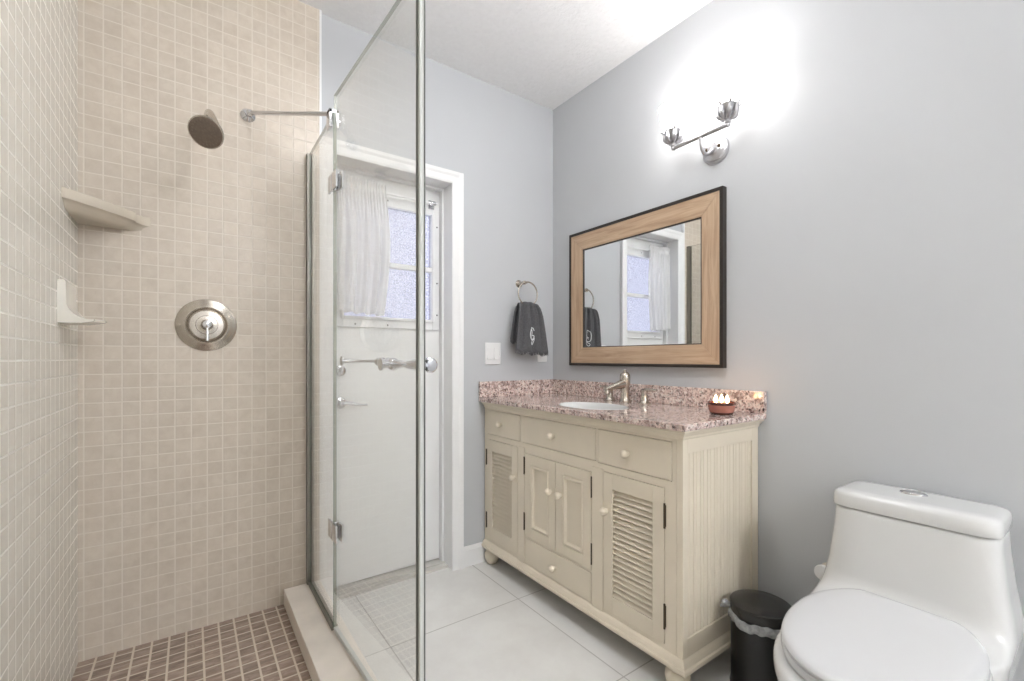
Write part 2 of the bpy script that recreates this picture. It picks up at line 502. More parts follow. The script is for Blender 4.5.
lv = MB().lathe([(0.028, 0), (0.028, 0.005), (0.022, 0.011), (0.012, 0.014), (0.010, 0.045), (0.012, 0.05), (0.006, 0.056)], (0.572, YD, 0.890), (0, -1, 0), 28)
lv.tube(bezier((0.572, YD - 0.045, 0.890), (0.61, YD - 0.048, 0.893), (0.64, YD - 0.05, 0.872), (0.685, YD - 0.05, 0.879)), [0.0095 - 0.0003 * i for i in range(15)], 12)
obj('lever_handle', lv, 'chrome', door)

# curtain rod on the door, and the curtain
ZR = 1.912
rod = thing('curtain_rod', (0.80, YD - 0.04, ZR), 'thin white curtain rod with chrome brackets across the door window', 'curtain rod')
obj('rod', MB().tube([(0.552, YD - 0.042, ZR), (1.062, YD - 0.042, ZR)], 0.0055, 12), 'trim', rod)
for x in (1.035, 0.575):
    obj('bracket', MB().box(x - .016, x + .016, YD - 0.0165, YD - 0.0115, ZR - .022, ZR + .022).tube([(x, YD - 0.014, ZR), (x, YD - 0.036, ZR)], 0.007, 10).lathe([(0.010, -0.012), (0.012, -0.006), (0.012, 0.006), (0.010, 0.012)], (x, YD - 0.042, ZR), (1, 0, 0), 16), 'chrome', rod, bevel=0.001)
random.seed(5)
def curtain():
    m = MB(); g = []
    nx, nz = 150, 56
    for j in range(nz + 1):
        v = j / nz
        z = 1.948 - v * (1.948 - 1.318)
        k = max(0, (v - 0.08)) / 0.92
        x1 = 0.772 + 0.030 * sin(min(1, k * 1.6) * pi / 2) - 0.040 * k ** 2
        row = []
        for i in range(nx + 1):
            u = i / nx
            x = 0.542 + u * (x1 - 0.542)
            # tight gathers at the rod open into a few soft folds
            fine = sin(u * 2 * pi * 15 + 1.3 * sin(u * 9)) * max(0, 1 - k * 3.5)
            soft = sin(u * 2 * pi * 4.3 + 1.1 * sin(u * 7 + 0.5) + 0.5 * k) + 0.45 * sin(u * 2 * pi * 9.1 + 2 * k)
            pinch = 0.35 if abs(v - 0.057) < 0.018 else 1
            y = YD - 0.064 - pinch * (0.007 * fine + 0.0105 * min(1, .25 + k * 1.5) * soft)
            y = min(y, YD - 0.0495)
            zz = z + (0.005 * sin(u * 2 * pi * 15) if v < 0.03 else 0) - 0.014 * k * u + .004 * k * sin(u * 2 * pi * 4.3)
            row.append((x, y, zz))
        g.append(row)
    return m.sheet(g)
co = tag(obj('curtain', curtain(), 'curtain'), 'short sheer white gathered curtain over the door window', 'curtain')
sd = co.modifiers.new('thickness', 'SOLIDIFY'); sd.thickness = 0.0015

# ================================================================== SHOWER
GXP = 0.410   # glass line
def glass_sheet(p0, p1, z0, z1, th=0.010):
    """clear sheet between two floor points; narrow faces get the green edge"""
    p0, p1 = Vector((*p0, 0)), Vector((*p1, 0))
    d = (p1 - p0).normalized(); n = Vector((-d.y, d.x, 0)) * th / 2
    m = MB(); bm = m.bm
    q = [bm.verts.new(p + nn + Vector((0, 0, z))) for z in (z0, z1) for p, nn in ((p0, n), (p1, n), (p1, -n), (p0, -n))]
    for f, mi in (((0, 1, 5, 4), 0), ((2, 3, 7, 6), 0), ((1, 2, 6, 5), 1), ((3, 0, 4, 7), 1), ((3, 2, 1, 0), 1), ((4, 5, 6, 7), 1)):
        bm.faces.new([q[i] for i in f]).material_index = mi
    return m
YP = 1.660
panel = thing('glass_partition', (GXP, 1.85, 0.143), 'narrow fixed clear glass panel standing on the curb against the tiled wall', 'glass panel')
obj('glass_pane', glass_sheet((GXP, YT - 0.012), (GXP, YP), 0.150, 1.965), ['glass', 'glass_edge'], panel, smooth=False)
obj('wall_channel', MB().box(GXP - .014, GXP - .006, YT - .028, YT, .146, 1.965).box(GXP + .006, GXP + .014, YT - .028, YT, .146, 1.965).box(GXP - .006, GXP + .006, YT - .004, YT, .146, 1.965), 'alu', panel, smooth=False)
obj('base_channel', MB().box(GXP - .010, GXP - .0055, YP, YT - .03, .1435, .160).box(GXP + .0055, GXP + .010, YP, YT - .03, .1435, .160).box(GXP - .0055, GXP + .0055, YP, YT - .03, .1435, .149), 'alu', panel, smooth=False)

H0 = Vector((GXP, 1.652)); H1 = Vector((0.440, 0.995))
dd = (H1 - H0).normalized(); dn = Vector((-dd.y, dd.x))   # dn points to +X (room side)
if dn.x < 0: dn = -dn
sdoor = thing('shower_door', (H0.x, H0.y, 0.16), 'tall hinged clear glass shower door with chrome handle, slightly ajar', 'shower door')
obj('glass_pane', glass_sheet(H0, H1, 0.158, 2.020), ['glass', 'glass_edge'], sdoor, smooth=False)
e0 = H1
m = MB().obox((e0.x + dd.x * .004, e0.y + dd.y * .004, 1.085), (dn.x, dn.y, 0), (dd.x, dd.y, 0), (0, 0, 1), .0062, .004, .927)
obj('edge_seal', m, 'seal', sdoor, bevel=0.002)
for sx in (-1, 1):
    c = e0 + dn * (sx * .0062) + dd * (-.005 if sx < 0 else .006)
    obj('seal_strip', MB().obox((c.x, c.y, 1.085), (dn.x, dn.y, 0), (dd.x, dd.y, 0), (0, 0, 1), .0012, .0045, .927), 'seal_grey', sdoor, smooth=False)
obj('bottom_sweep', MB().obox(((H0.x + H1.x) / 2, (H0.y + H1.y) / 2, 0.154), (dn.x, dn.y, 0), (dd.x, dd.y, 0), (0, 0, 1), .006, .325, .007), 'seal', sdoor, smooth=False)
for z in (1.716, 0.497):
    hm = MB()
    for sx in (-1, 1):
        hm.obox((GXP + sx * .010, YP + .018, z), (1, 0, 0), (0, 1, 0), (0, 0, 1), .0035, .020, .030)
        c = H0 + dd * .026 + dn * (sx * .010)
        hm.obox((c.x, c.y, z), (dn.x, dn.y, 0), (dd.x, dd.y, 0), (0, 0, 1), .0035, .024, .030)
    hm.tube([(GXP, YP - .004, z - .03), (GXP, YP - .004, z + .03)], .012, 14)
    obj('hinge', hm, 'chrome', sdoor, bevel=0.0015)
# towel-bar handle on the room side of the door
def hp(t, off, z): 
    q = H0 + (H1 - H0) * t + dn * off
    return Vector((q.x, q.y, z))
hz = 1.083
hb = MB()
hb.tube([hp(.07, .045, hz + .008), hp(.42, .045, hz + .008)], .0055, 12)
hb.lathe([(.010, 0), (.013, .008), (.013, .014), (.010, .02), (.013, .028), (.013, .04), (.008, .05), (.011, .07), (.013, .085)], hp(.42, .045, hz + .006), (dd.x, dd.y, 0), 20)
for t in (.60, .965):
    if t < .9: hb.ball(hp(t, .045, hz), .0185, 20)
    else: hb.lathe([(.010, -.014), (.0175, -.012), (.0185, -.004), (.0185, .006), (.014, .011), (.004, .012)], hp(t, .036, hz), (dd.x, dd.y, 0), 22)
    hb.lathe([(.018, 0), (.018, .004), (.012, .008), (.009, .04)], hp(t, .006, hz), (dn.x, dn.y, 0), 18)
hb.lathe([(.010, 0), (.014, .02), (.011, .05), (.008, .075), (.0125, .10), (.0155, .13), (.0155, .17), (.012, .21), (.011, .235)], hp(.60, .045, hz), (dd.x, dd.y, 0), 20)
hb.lathe([(.016, 0), (.016, .004), (.008, .009), (.007, .045)], hp(.07, .006, hz + .008), (dn.x, dn.y, 0), 16)
obj('handle', hb, 'chrome', sdoor)

# support bar from the tiled wall to the glass top
bar = thing('support_bar', (0.18, YT, 2.066), 'thin chrome support bar running from the tiled wall to the glass top', 'support bar')
pa, pb = Vector((0.182, YT, 2.066)), Vector((GXP - .004, YP + .03, 1.972))
dv = (pb - pa).normalized()
obj('flange', MB().lathe([(.026, 0), (.026, .005), (.020, .011), (.012, .016), (.012, .03)], pa, (0, -1, 0), 28).ball(pa + Vector((0.004, -.03, 0)), .013), 'chrome', bar)
obj('rod', MB().tube([pa + Vector((.004, -.03, 0)), pb], .0075, 14), 'chrome', bar)
obj('clamp', MB().box(GXP - .017, GXP - .0055, YP + .006, YP + .046, 1.915, 1.980).box(GXP + .0055, GXP + .017, YP + .006, YP + .046, 1.915, 1.980).box(GXP - .017, GXP + .017, YP + .006, YP + .046, 1.966, 1.980).lathe([(.012, 0), (.012, .008), (.006, .012)], (GXP + .017, YP + .026, 1.945), (1, 0, 0), 16), 'chrome', bar, bevel=0.002)

# shower head
sh = thing('shower_head', (0.044, YT, 1.99), 'round brushed nickel shower head on an arm above the valve', 'shower head')
obj('flange', MB().lathe([(.028, 0), (.028, .004), (.018, .014), (.011, .02)], (0.044, YT, 1.975), (0, -1, 0), 28), 'nickel', sh)
arm = bezier((0.044, YT, 1.975), (0.044, 1.93, 1.985), (0.046, 1.84, 1.950), (0.062, 1.728, 1.848))
obj('arm', MB().tube(arm, .0105, 14), 'nickel', sh)
fn = Vector((-0.30, -0.70, -0.62)).normalized()
fc = Vector((0.034, 1.664, 1.788))
HS = .76
obj('head', MB().lathe([(HS * a, HS * b) for a, b in [(.013, -.118), (.017, -.106), (.017, -.096), (.014, -.088), (.021, -.078), (.028, -.055), (.034, -.040), (.050, -.026), (.061, -.016), (.0635, -.006), (.0625, 0)]], fc, fn, 40), 'nickel', sh)
fm = MB().lathe([(HS * a, HS * b) for a, b in [(.0585, -.002), (.0585, .0015), (.054, .003), (.040, .0035), (.020, .004), (.001, .004)]], fc, fn, 40)
q = Vector((0, 0, 1)).rotation_difference(fn)
for R, n in ((.010, 6), (.022, 12), (.034, 18), (.046, 24)):
    for k in range(n):
        c = fc + q @ Vector((HS * R * cos(2 * pi * k / n), HS * R * sin(2 * pi * k / n), .0023))
        fm.lathe([(.0019, 0), (.0014, .002)], c, fn, 6)
obj('spray_face', fm, 'darknickel', sh, label='dark spray face with nozzles')

# valve
vc = (0.046, YT, 1.226)
va = thing('shower_valve', vc, 'large round brushed nickel shower valve with lever on the tiled wall', 'shower valve')
obj('escutcheon', MB().lathe([(.098, 0), (.098, .004), (.092, .008), (.084, .009), (.079, .013), (.068, .016), (.063, .013), (.060, .006), (.058, .005), (.001, .005)], vc, (0, -1, 0), 64), 'nickel', va)
obj('dial', MB().lathe([(.056, .004), (.056, .014), (.053, .017), (.036, .018), (.034, .022), (.031, .022), (.020, .024), (.019, .032), (.017, .040), (.001, .040)], vc, (0, -1, 0), 48), 'nickel', va)
lm = MB().lathe([(.015, .038), (.017, .048), (.014, .058), (.006, .062)], vc, (0, -1, 0), 24)
lm.tube([(vc[0], vc[1] - .052, vc[2]), (vc[0] + .001, vc[1] - .056, vc[2] - .03), (vc[0] + .001, vc[1] - .060, vc[2] - .062)], [.0055, .0045, .0065], 12)
obj('lever', lm, 'chrome', va)

# corner shelf (seen from below)
def corner_shelf():
    m = MB()
    zt = 1.605
    L1, L2 = 0.235, 0.190          # along left wall, along back wall
    cx, cy = XL, YT
    def outline(s, z, dip=0):
        pts = [(cx, cy, z)]
        a = Vector((cx, cy - L1 * s)); b = Vector((cx + L2 * s, cy))
        pts.append((a.x, a.y, z))
        n = 18
        for i in range(n + 1):
            t = i / n
            # ogee front: straight flats at both ends, scooped between
            x = a.x + (b.x - a.x) * t; y = a.y + (b.y - a.y) * t
            k = -0.014 * s * sin(pi * t) + (0.016 * s if 0.82 < t < 1.0 else 0)
            nx, ny = L1, -L2
            l = math.hypot(nx, ny)
            pts.append((x + nx / l * -k * 0.7, y + ny / l * -k * 0.7, z))
        pts.append((b.x, b.y, z))
        return pts
    rings = [outline(.55, zt - .056), outline(.76, zt - .056), outline(.86, zt - .050), outline(.90, zt - .040), outline(.955, zt - .034), outline(1.0, zt - .032), outline(1.01, zt - .016), outline(1.0, zt - .002), outline(.985, zt), outline(.90, zt), outline(.88, zt - .008)]
    m.loft(rings)
    return m
tag(obj('corner_shelf', corner_shelf(), 'ceramic', bevel=0.002), 'beige ceramic corner shelf high in the tiled shower corner', 'shelf')

# soap dish on the left wall
def soap_dish():
    m = MB()
    y0, y1 = 1.790, 1.930
    rings = []
    n = 20
    for i in range(n + 1):
        t = i / n
        y = y0 + (y1 - y0) * t
        e = 1 - 0.55 * abs(2 * t - 1) ** 3.0       # narrower ledge at the ends
        d = 0.098 * e
        z0, z1 = 1.202, 1.328
        pr = [(0, z0), (0, z1 - 0.006 * (1 - e)), (.014, z1 - .002), (.018, z1 - .008)]
        for k in range(1, 9):
            a = k / 8 * pi / 2
            r = 0.052
            pr.append((.018 + r * (1 - cos(a)), z1 - .012 - .050 - r * sin(a) + .0))
        pr = pr[:4] + [(x, z) for x, z in pr[4:]]
        pr += [(max(.073, d - .010), 1.2145), (max(.076, d - .003), 1.2155), (max(.078, d), 1.2125), (max(.075, d - .004), 1.208), (.05, 1.203)]
        rings.append([(XL + x, y, z) for x, z in pr])
    m.loft(rings)
    return m
tag(obj('soap_dish', soap_dish(), 'soap'), 'small cream ceramic soap dish on the left shower wall', 'soap dish')

# ================================================================== VANITY
XF = 1.300
van = thing('bathroom_vanity', (1.545, 1.47, 0), 'cream wooden vanity cabinet with louvered doors under the pink granite top', 'vanity')
obj('carcass', MB().box(1.330, XW - .004, .901, YB - .022, .100, .118).box(1.330, XW - .004, YB - .022, YB - .004, .100, .846).box(XW - .016, XW - .004, .901, YB - .022, .118, .846).box(1.330, 1.345, .901, YB - .022, .118, .70), 'cream', van, smooth=False)
OPEN = {  # y0, y1, z0, z1
    'drawer_a': (1.764, 2.066, .694, .824), 'drawer_b': (1.262, 1.750, .694, .824), 'drawer_c': (.916, 1.252, .690, .824),
    'ldoor': (1.784, 2.066, .140, .668), 'cdoor': (1.286, 1.726, .254, .648), 'drawer_d': (1.286, 1.716, .122, .246), 'rdoor': (.945, 1.221, .136, .664)}
ys = sorted({.9005, 2.093} | {v for o in OPEN.values() for v in o[:2]})
zs = sorted({.112, .846} | {v for o in OPEN.values() for v in o[2:]})
ff = MB()
for za, zb in zip(zs, zs[1:]):
    run = None
    for ya, yb in zip(ys, ys[1:]):
        yc, zc = (ya + yb) / 2, (za + zb) / 2
        hole = any(o[0] < yc < o[1] and o[2] < zc < o[3] for o in OPEN.values())
        if not hole:
            run = (run[0], yb) if run else (ya, yb)
        if hole and run:
            ff.box(XF, 1.316, run[0], run[1], za, zb); run = None
    if run: ff.box(XF, 1.316, run[0], run[1], za, zb)
obj('face_frame', ff, 'cream', van, smooth=False)
obj('pilaster', MB().box(XF - .004, XF, 1.7290, 1.7815, .112, .672), 'cream', van, bevel=.0015)
obj('pilaster', MB().box(XF - .004, XF, 1.2235, 1.2835, .112, .672), 'cream', van, bevel=.0015)
# side with beadboard
sp = MB().box(XF, 1.324, .876, .900, .100, .846).box(1.741, XW - .004, .876, .900, .100, .846).box(1.324, 1.741, .876, .900, .787, .846).box(1.324, 1.741, .876, .900, .100, .181)
obj('side_frame', sp, 'cream', van, bevel=.0012)
bb = MB()
nb = 10
w = (1.741 - 1.324) / nb
prof = [(1.324, .900)]
for k in range(nb):
    x0 = 1.324 + k * w
    prof += [(x0 + .0005, .8845), (x0 + .0015, .8815), (x0 + w * .32, .8805), (x0 + w * .42, .8840), (x0 + w * .5, .8815), (x0 + w - .0015, .8815), (x0 + w - .0005, .8845)]
prof += [(1.741, .900)]
bb.prism([(x, y, .181) for x, y in prof], (0, 0, .606))
obj('side_panel', bb, 'cream', van, smooth=False, label='grooved beadboard side panel')
# mouldings that wrap the front and the side
def wrap(prof):
    m = MB()
    r = []
    for px, py, sx, sy in ((XF, YB - .004, 1, 0), (XF, .876, 1, 1), (XW - .004, .876, 0, 1)):
        r.append([(px - sx * d, py - sy * d, z) for d, z in prof])
    return m.loft(r)
obj('top_moulding', wrap([(-.012, .868), (.022, .868), (.022, .861), (.016, .857), (.012, .851), (.006, .846), (.004, .838), (0, .834), (-.012, .834)]), 'cream', van, smooth=False)
obj('base_moulding', wrap([(-.012, .120), (.002, .120), (.010, .114), (.014, .106), (.016, .100), (.022, .098), (.024, .093), (.024, .086), (.020, .082), (-.012, .082)]), 'cream', van, smooth=False)

def knob(parent, y, z, x=XF - .002):
    obj('knob', MB().lathe([(.011, 0), (.0095, .003), (.0090, .005), (.0120, .008), (.0148, .013), (.0155, .018), (.0145, .0235), (.0108, .028), (.0055, .0305), (.001, .031)], (x, y, z), (-1, 0, 0), 24), 'cream', parent)
def hinge(parent, y, z):
    obj('hinge', MB().box(XF - .003, XF + .004, y - .004, y + .004, z - .036, z + .036).tube([(XF - .004, y, z - .042), (XF - .004, y, z + .042)], .0036, 10), 'bronze', parent, smooth=False)
G = .0022
def drawer(key, ky, kz, lab):
    a = OPEN[key]
    d = obj('drawer', MB().box(XF - .002, 1.3155, a[0] + G, a[1] - G, a[2] + G, a[3] - G), 'cream', van, bevel=.0018)
    knob(d, ky, kz)
drawer('drawer_a', 1.930, .760, '')
drawer('drawer_b', 1.520, .758, '')
drawer('drawer_c', 1.103, .752, '')
drawer('drawer_d', 1.510, .180, '')
def louver_door(key, lz0, lz1, ly0, ly1, ky, hy):
    a = OPEN[key]
    y0, y1, z0, z1 = a[0] + G, a[1] - G, a[2] + G, a[3] - G
    m = MB()
    m.box(XF - .003, 1.3240, y0, ly0, z0, z1).box(XF - .003, 1.3240, ly1, y1, z0, z1)
    m.box(XF - .003, 1.3240, ly0, ly1, z0, lz0).box(XF - .003, 1.3240, ly0, ly1, lz1, z1)
    m.box(1.3240, 1.3265, ly0 - .004, ly1 + .004, lz0 - .004, lz1 + .004)
    n = 20
    p = (lz1 - lz0) / n
    for k in range(n):
        z = lz0 + (k + .5) * p
        dx, dz = .0080, p * .41
        ax = Vector((dx, 0, dz)).normalized(); az = Vector((-dz, 0, dx)).normalized()
        m.obox((1.3085, (ly0 + ly1) / 2, z), ax, (0, 1, 0), az, math.hypot(dx, dz), (ly1 - ly0) / 2, .0016)
    d = obj('door', m, 'cream', van, bevel=.0012, label='louvered cabinet door')
    knob(d, ky, .515, XF - .003)
    for z in (.570, .232): hinge(d, hy, z)
louver_door('ldoor', .204, .606, 1.836, 2.016, 1.812, 2.068)
louver_door('rdoor', .196, .603, .993, 1.176, 1.206, .944)
def panel_door(y0, y1, ky, hy):
    z0, z1 = .254 + G, .648 - G
    y0 += G / 2; y1 -= G / 2
    m = MB(); s = .045
    m.box(XF - .003, 1.315, y0, y0 + s, z0, z1).box(XF - .003, 1.315, y1 - s, y1, z0, z1)
    m.box(XF - .003, 1.315, y0 + s, y1 - s, z0, z0 + s).box(XF - .003, 1.315, y0 + s, y1 - s, z1 - s, z1)
    r = []
    for i, x in ((s, XF + .001), (s + .006, XF - .006), (s + .012, XF - .006), (s + .018, XF + .005), (s + .026, XF + .006)):
        r.append([(x, y0 + i, z0 + i), (x, y1 - i, z0 + i), (x, y1 - i, z1 - i), (x, y0 + i, z1 - i)])
    m.loft(r, False)
    c = r[-1]
    m.bm.faces.new([m.bm.verts.new(p) for p in c])
    d = obj('door', m, 'cream', van, bevel=.0012, label='framed panel cabinet door')
    knob(d, ky, .510, XF - .003)
    for z in (.588, .322): hinge(d, hy, z)
panel_door(1.504, 1.726, 1.536, 1.730)
panel_door(1.286, 1.502, 1.470, 1.284)
for x, y in ((1.318, 2.046), (1.318, .908), (1.745, 2.046), (1.745, .908)):
    obj('foot', MB().lathe([(.018, 0), (.028, .006), (.037, .026), (.041, .044), (.040, .058), (.033, .068), (.030, .071), (.036, .076), (.036, .084)], (x, y, 0), (0, 0, 1), 28), 'cream', van)

# granite top with oval hole, splashes
SCX, SCY, SA, SB = 1.448, 1.428, .125, .180
ct = thing('countertop', (1.53, 1.47, .868), 'speckled pink granite countertop with backsplash on the cream vanity', 'countertop')
def top():
    m = MB(); bm = m.bm
    x0, x1, y0, y1, z0, z1 = 1.262, XW - .003, .845, YB - .003, .868, .890
    ang = sorted(set([2 * pi * k / 72 for k in range(72)] + [math.atan2(y - SCY, x - SCX) % (2 * pi) for x in (x0, x1) for y in (y0, y1)]))
    def edge(a):
        c, s = cos(a), sin(a); t = 1e9
        if c > 1e-9: t = min(t, (x1 - SCX) / c)
        if c < -1e-9: t = min(t, (x0 - SCX) / c)
        if s > 1e-9: t = min(t, (y1 - SCY) / s)
        if s < -1e-9: t = min(t, (y0 - SCY) / s)
        return SCX + c * t, SCY + s * t
    def el(a):
        # same direction on the ellipse
        c, s = cos(a), sin(a); t = 1 / math.sqrt((c / SA) ** 2 + (s / SB) ** 2)
        return SCX + c * t, SCY + s * t
    L = []
    for f, z in ((el, z1), (edge, z1), (edge, z0), (el, z0)):
        L.append([bm.verts.new((*f(a), z)) for a in ang])
    n = len(ang)
    for A, B in ((0, 1), (1, 2), (2, 3), (3, 0)):
        for i in range(n):
            j = (i + 1) % n
            bm.faces.new((L[A][i], L[A][j], L[B][j], L[B][i]))
    return m
obj('slab', top(), 'granite', ct, bevel=.004, seg=3)
obj('backsplash', MB().box(XW - .022, XW - .001, .845, YB - .001, .890, .974), 'granite', ct, bevel=.002)
obj('side_splash', MB().box(1.262, XW - .0225, YB - .021, YB - .001, .890, .974), 'granite', ct, bevel=.002)

# sink
def basin():
    m = MB(); n = 56
    def el(s, z, ox=0): return [(SCX + (SA + .003) * s * cos(2 * pi * k / n) + ox, SCY + (SB + .003) * s * sin(2 * pi * k / n), z) for k in range(n)]
    zr = .8675 
    pr = [(.80, zr - .10), (.93, zr - .05), (.965, zr), (.968, zr + .0225), (.958, zr + .0235), (.940, zr + .020), (.925, zr + .0), (.90, zr - .040), (.82, zr - .080), (.66, zr - .115), (.36, zr - .13), (.10, zr - .135)]
    m.loft([el(s, z) for s, z in pr], True)
    return m
sk = thing('sink_basin', (SCX, SCY, .73), 'white oval undermount sink set in the granite top', 'sink')
obj('basin', basin(), 'porcelain', sk)
obj('drain', MB().lathe([(.021, 0), (.021, .003), (.016, .004), (.006, .003)], (SCX + .0, SCY, .733), (0, 0, 1), 24), 'nickel', sk)

# widespread faucet
fa = thing('faucet', (1.675, 1.440, .890), 'brushed nickel widespread faucet behind the oval sink', 'faucet')
fy = 1.450; fx = 1.688; fz = .890
obj('spout_body', MB().lathe([(.030, 0), (.030, .006), (.024, .011), (.021, .022), (.020, .075), (.022, .082), (.025, .092), (.025, .125), (.022, .135), (.012, .143), (.007, .146), (.007, .152), (.002, .155)], (fx, fy, fz), (0, 0, 1), 28), 'nickel', fa)
spm = MB()
sp_r = []
for t, hw, hh in ((0, .020, .024), (.25, .018, .019), (.6, .015, .012), (.9, .015, .009), (1, .014, .007)):
    c = Vector((fx - .008 - .128 * t, fy, fz + .088 - .020 * t))
    ring = []
    for k in range(16):
        a = 2 * pi * k / 16
        ring.append(c + Vector((-.35 * sin(a) * hh, hw * cos(a), hh * sin(a))))
    sp_r.append(ring)
spm.loft(sp_r)
spm.lathe([(.011, 0), (.011, .016), (.009, .02)], (fx - .124, fy, fz + .046), (0, 0, 1), 16)
obj('spout', spm, 'nickel', fa)
for y, sgn in ((fy + .105, 1), (fy - .105, -1)):
    h = obj('handle', MB().lathe([(.027, 0), (.027, .005), (.021, .010), (.017, .020), (.0145, .048), (.017, .056), (.018, .064), (.010, .070)], (fx + .010, y, fz), (0, 0, 1), 26), 'nickel', fa)
    obj('lever', MB().tube(bezier((fx + .010, y, fz + .063), (fx + .010, y + sgn * .02, fz + .069), (fx + .014, y + sgn * .045, fz + .063), (fx + .012, y + sgn * .066, fz + .067)), [.0095 - .00025 * i for i in range(15)], 12), 'nickel', h)

# candle
cc = (1.622, .930, .890)
cd = thing('candle', cc, 'rust brown three-wick candle burning on the right end of the granite top', 'candle')
obj('pot', MB().lathe([(.036, 0), (.039, .003), (.045, .018), (.048, .036), (.049, .042), (.0465, .043), (.0445, .038), (.042, .030), (.002, .029)], cc, (0, 0, 1), 40), 'candle', cd)
obj('rim', MB().lathe([(.0483, .036), (.0497, .038), (.0500, .045), (.0485, .047), (.0460, .045), (.0460, .040)], cc, (0, 0, 1), 40, cap=False), 'candle_dark', cd, label='dark glazed rim')
obj('base_band', MB().lathe([(.0365, 0), (.0400, .0025), (.0424, .0085), (.0412, .0088), (.036, .004)], cc, (0, 0, 1), 40, cap=False), 'candle_dark', cd)
obj('wax', MB().lathe([(.0445, .0295), (.0445, .0335), (.001, .0345)], cc, (0, 0, 1), 36), 'wax', cd)
for k in range(3):
    a = 2 * pi * k / 3 + .5
    x, y = cc[0] + .022 * cos(a), cc[1] + .022 * sin(a)
    wk = obj('wick', MB().tube([(x, y, cc[2] + .033), (x, y, cc[2] + .046)], .0012, 8), 'black', cd)
    obj('flame', MB().lathe([(.001, 0), (.0056, .005), (.0072, .011), (.0055, .019), (.0026, .027), (.0004, .032)], (x, y, cc[2] + .042), (0, 0, 1), 16), 'flame', wk)

# ================================================================== WALL THINGS
mi = thing('wall_mirror', (XW, 1.478, 1.06), 'rectangular mirror in a light wood frame with a black edge above the vanity', 'mirror')
my0, my1, mz0, mz1 = 1.004, 1.920, 1.060, 1.802
fw = .100; e = .014
r = []
oe = MB()
def rect_ring(i, x): return [(x, my0 + i, mz0 + i), (x, my1 - i, mz0 + i), (x, my1 - i, mz1 - i), (x, my0 + i, mz1 - i)]
oe.loft([rect_ring(e - .001, XW - .006), rect_ring(fw, XW - .006)], False)
oe.loft([rect_ring(0, XW - .001), rect_ring(0, XW - .030), rect_ring(e, XW - .030), rect_ring(e, XW - .001)], False)
obj('outer_edge', oe, 'frame_black', mi, smooth=False, label='black outer edge')
fr = MB()
def board(k):
    a = rect_ring(e, XW - .010); b = rect_ring(e, XW - .027); c = rect_ring(fw - .004, XW - .023); d = rect_ring(fw, XW - .020); f = rect_ring(fw, XW - .008)
    j = (k + 1) % 4
    gap = (Vector(a[j]) - Vector(a[k])).normalized() * .0009
    ring = lambda i, g: [Vector(q) + g for q in (a[i], b[i], c[i], d[i], f[i])]
    fr.loft([ring(k, gap), ring(j, -gap)], True, 0 if k in (0, 2) else 1)
for k in range(4): board(k)
obj('frame', fr, ['wood_h', 'wood_v'], mi, smooth=False, label='light wood mitred frame')
lip = MB().loft([rect_ring(fw - .001, XW - .0205), rect_ring(fw + .004, XW - .0195), rect_ring(fw + .004, XW - .012)], False)
obj('inner_lip', lip, 'frame_black', mi, smooth=False)
obj('mirror_glass', MB().box(XW - .0145, XW - .009, my0 + fw - .004, my1 - fw + .004, mz0 + fw - .004, mz1 - fw + .004), 'mirror', mi, smooth=False)

# sconce
sc = thing('wall_sconce', (XW, 1.050, 1.970), 'two-light nickel wall sconce with glowing shades above the mirror', 'wall sconce')
py, pz = 1.050, 1.970
bp = MB()
bp.loft([[(XW - d, py + .058 * s * cos(2 * pi * k / 40), pz + .058 * s * sin(2 * pi * k / 40)) for k in range(40)] for s, d in ((1, 0), (1, .005), (.93, .012), (.86, .013), (.80, .018), (.45, .024), (.38, .030), (.02, .031))])
bpo = obj('backplate', bp, 'sconce', sc)
for dy in (-.026, .026):
    obj('screw_cap', MB().ball((XW - .024, py + dy, pz + .004), .0075, 14), 'bronze', bpo)
BX, BZ = 1.677, 1.996
obj('arm', MB().tube(bezier((XW - .025, py, pz), (XW - .07, py, pz - .055), (BX + .0, py + .0, pz - .05), (BX, py, BZ)), .0072, 12), 'sconce', sc)
obj('crossbar', MB().tube([(BX, .937, BZ), (BX, 1.176, BZ)], .0078, 12).ball((BX, .937, BZ), .0095).ball((BX, 1.176, BZ), .0105), 'sconce', sc)
for y in (.937, 1.176):
    hm = MB().lathe([(.007, 0), (.0125, .008), (.010, .018), (.015, .028), (.022, .046), (.034, .066), (.037, .072), (.031, .070)], (BX, y, BZ), (0, 0, 1), 24)
    for k in range(7):      # curled leaves of the holder
        a = 2 * pi * k / 7 + .3
        u = Vector((cos(a), sin(a), 0)); o = Vector((BX, y, BZ))
        hm.tube(bezier(o + u * .011 + Vector((0, 0, .024)), o + u * .054 + Vector((0, 0, .034)), o + u * .016 + Vector((0, 0, .066)), o + u * .052 + Vector((0, 0, .078)), 10), [.005, .007, .0085, .0095, .0100, .0095, .0085, .0075, .0065, .005, .0035], 8)
    ho = obj('shade_holder', hm, 'sconce', sc)
    s_o = MB().lathe([(.020, .074), (.030, .078), (.045, .098), (.052, .125), (.053, .150), (.060, .172), (.057, .172), (.049, .150), (.047, .125), (.040, .100), (.018, .080)], (BX, y, BZ), (0, 0, 1), 32)
    obj('lamp_shade', s_o, 'shade', sc, label='lit frosted glass shade')

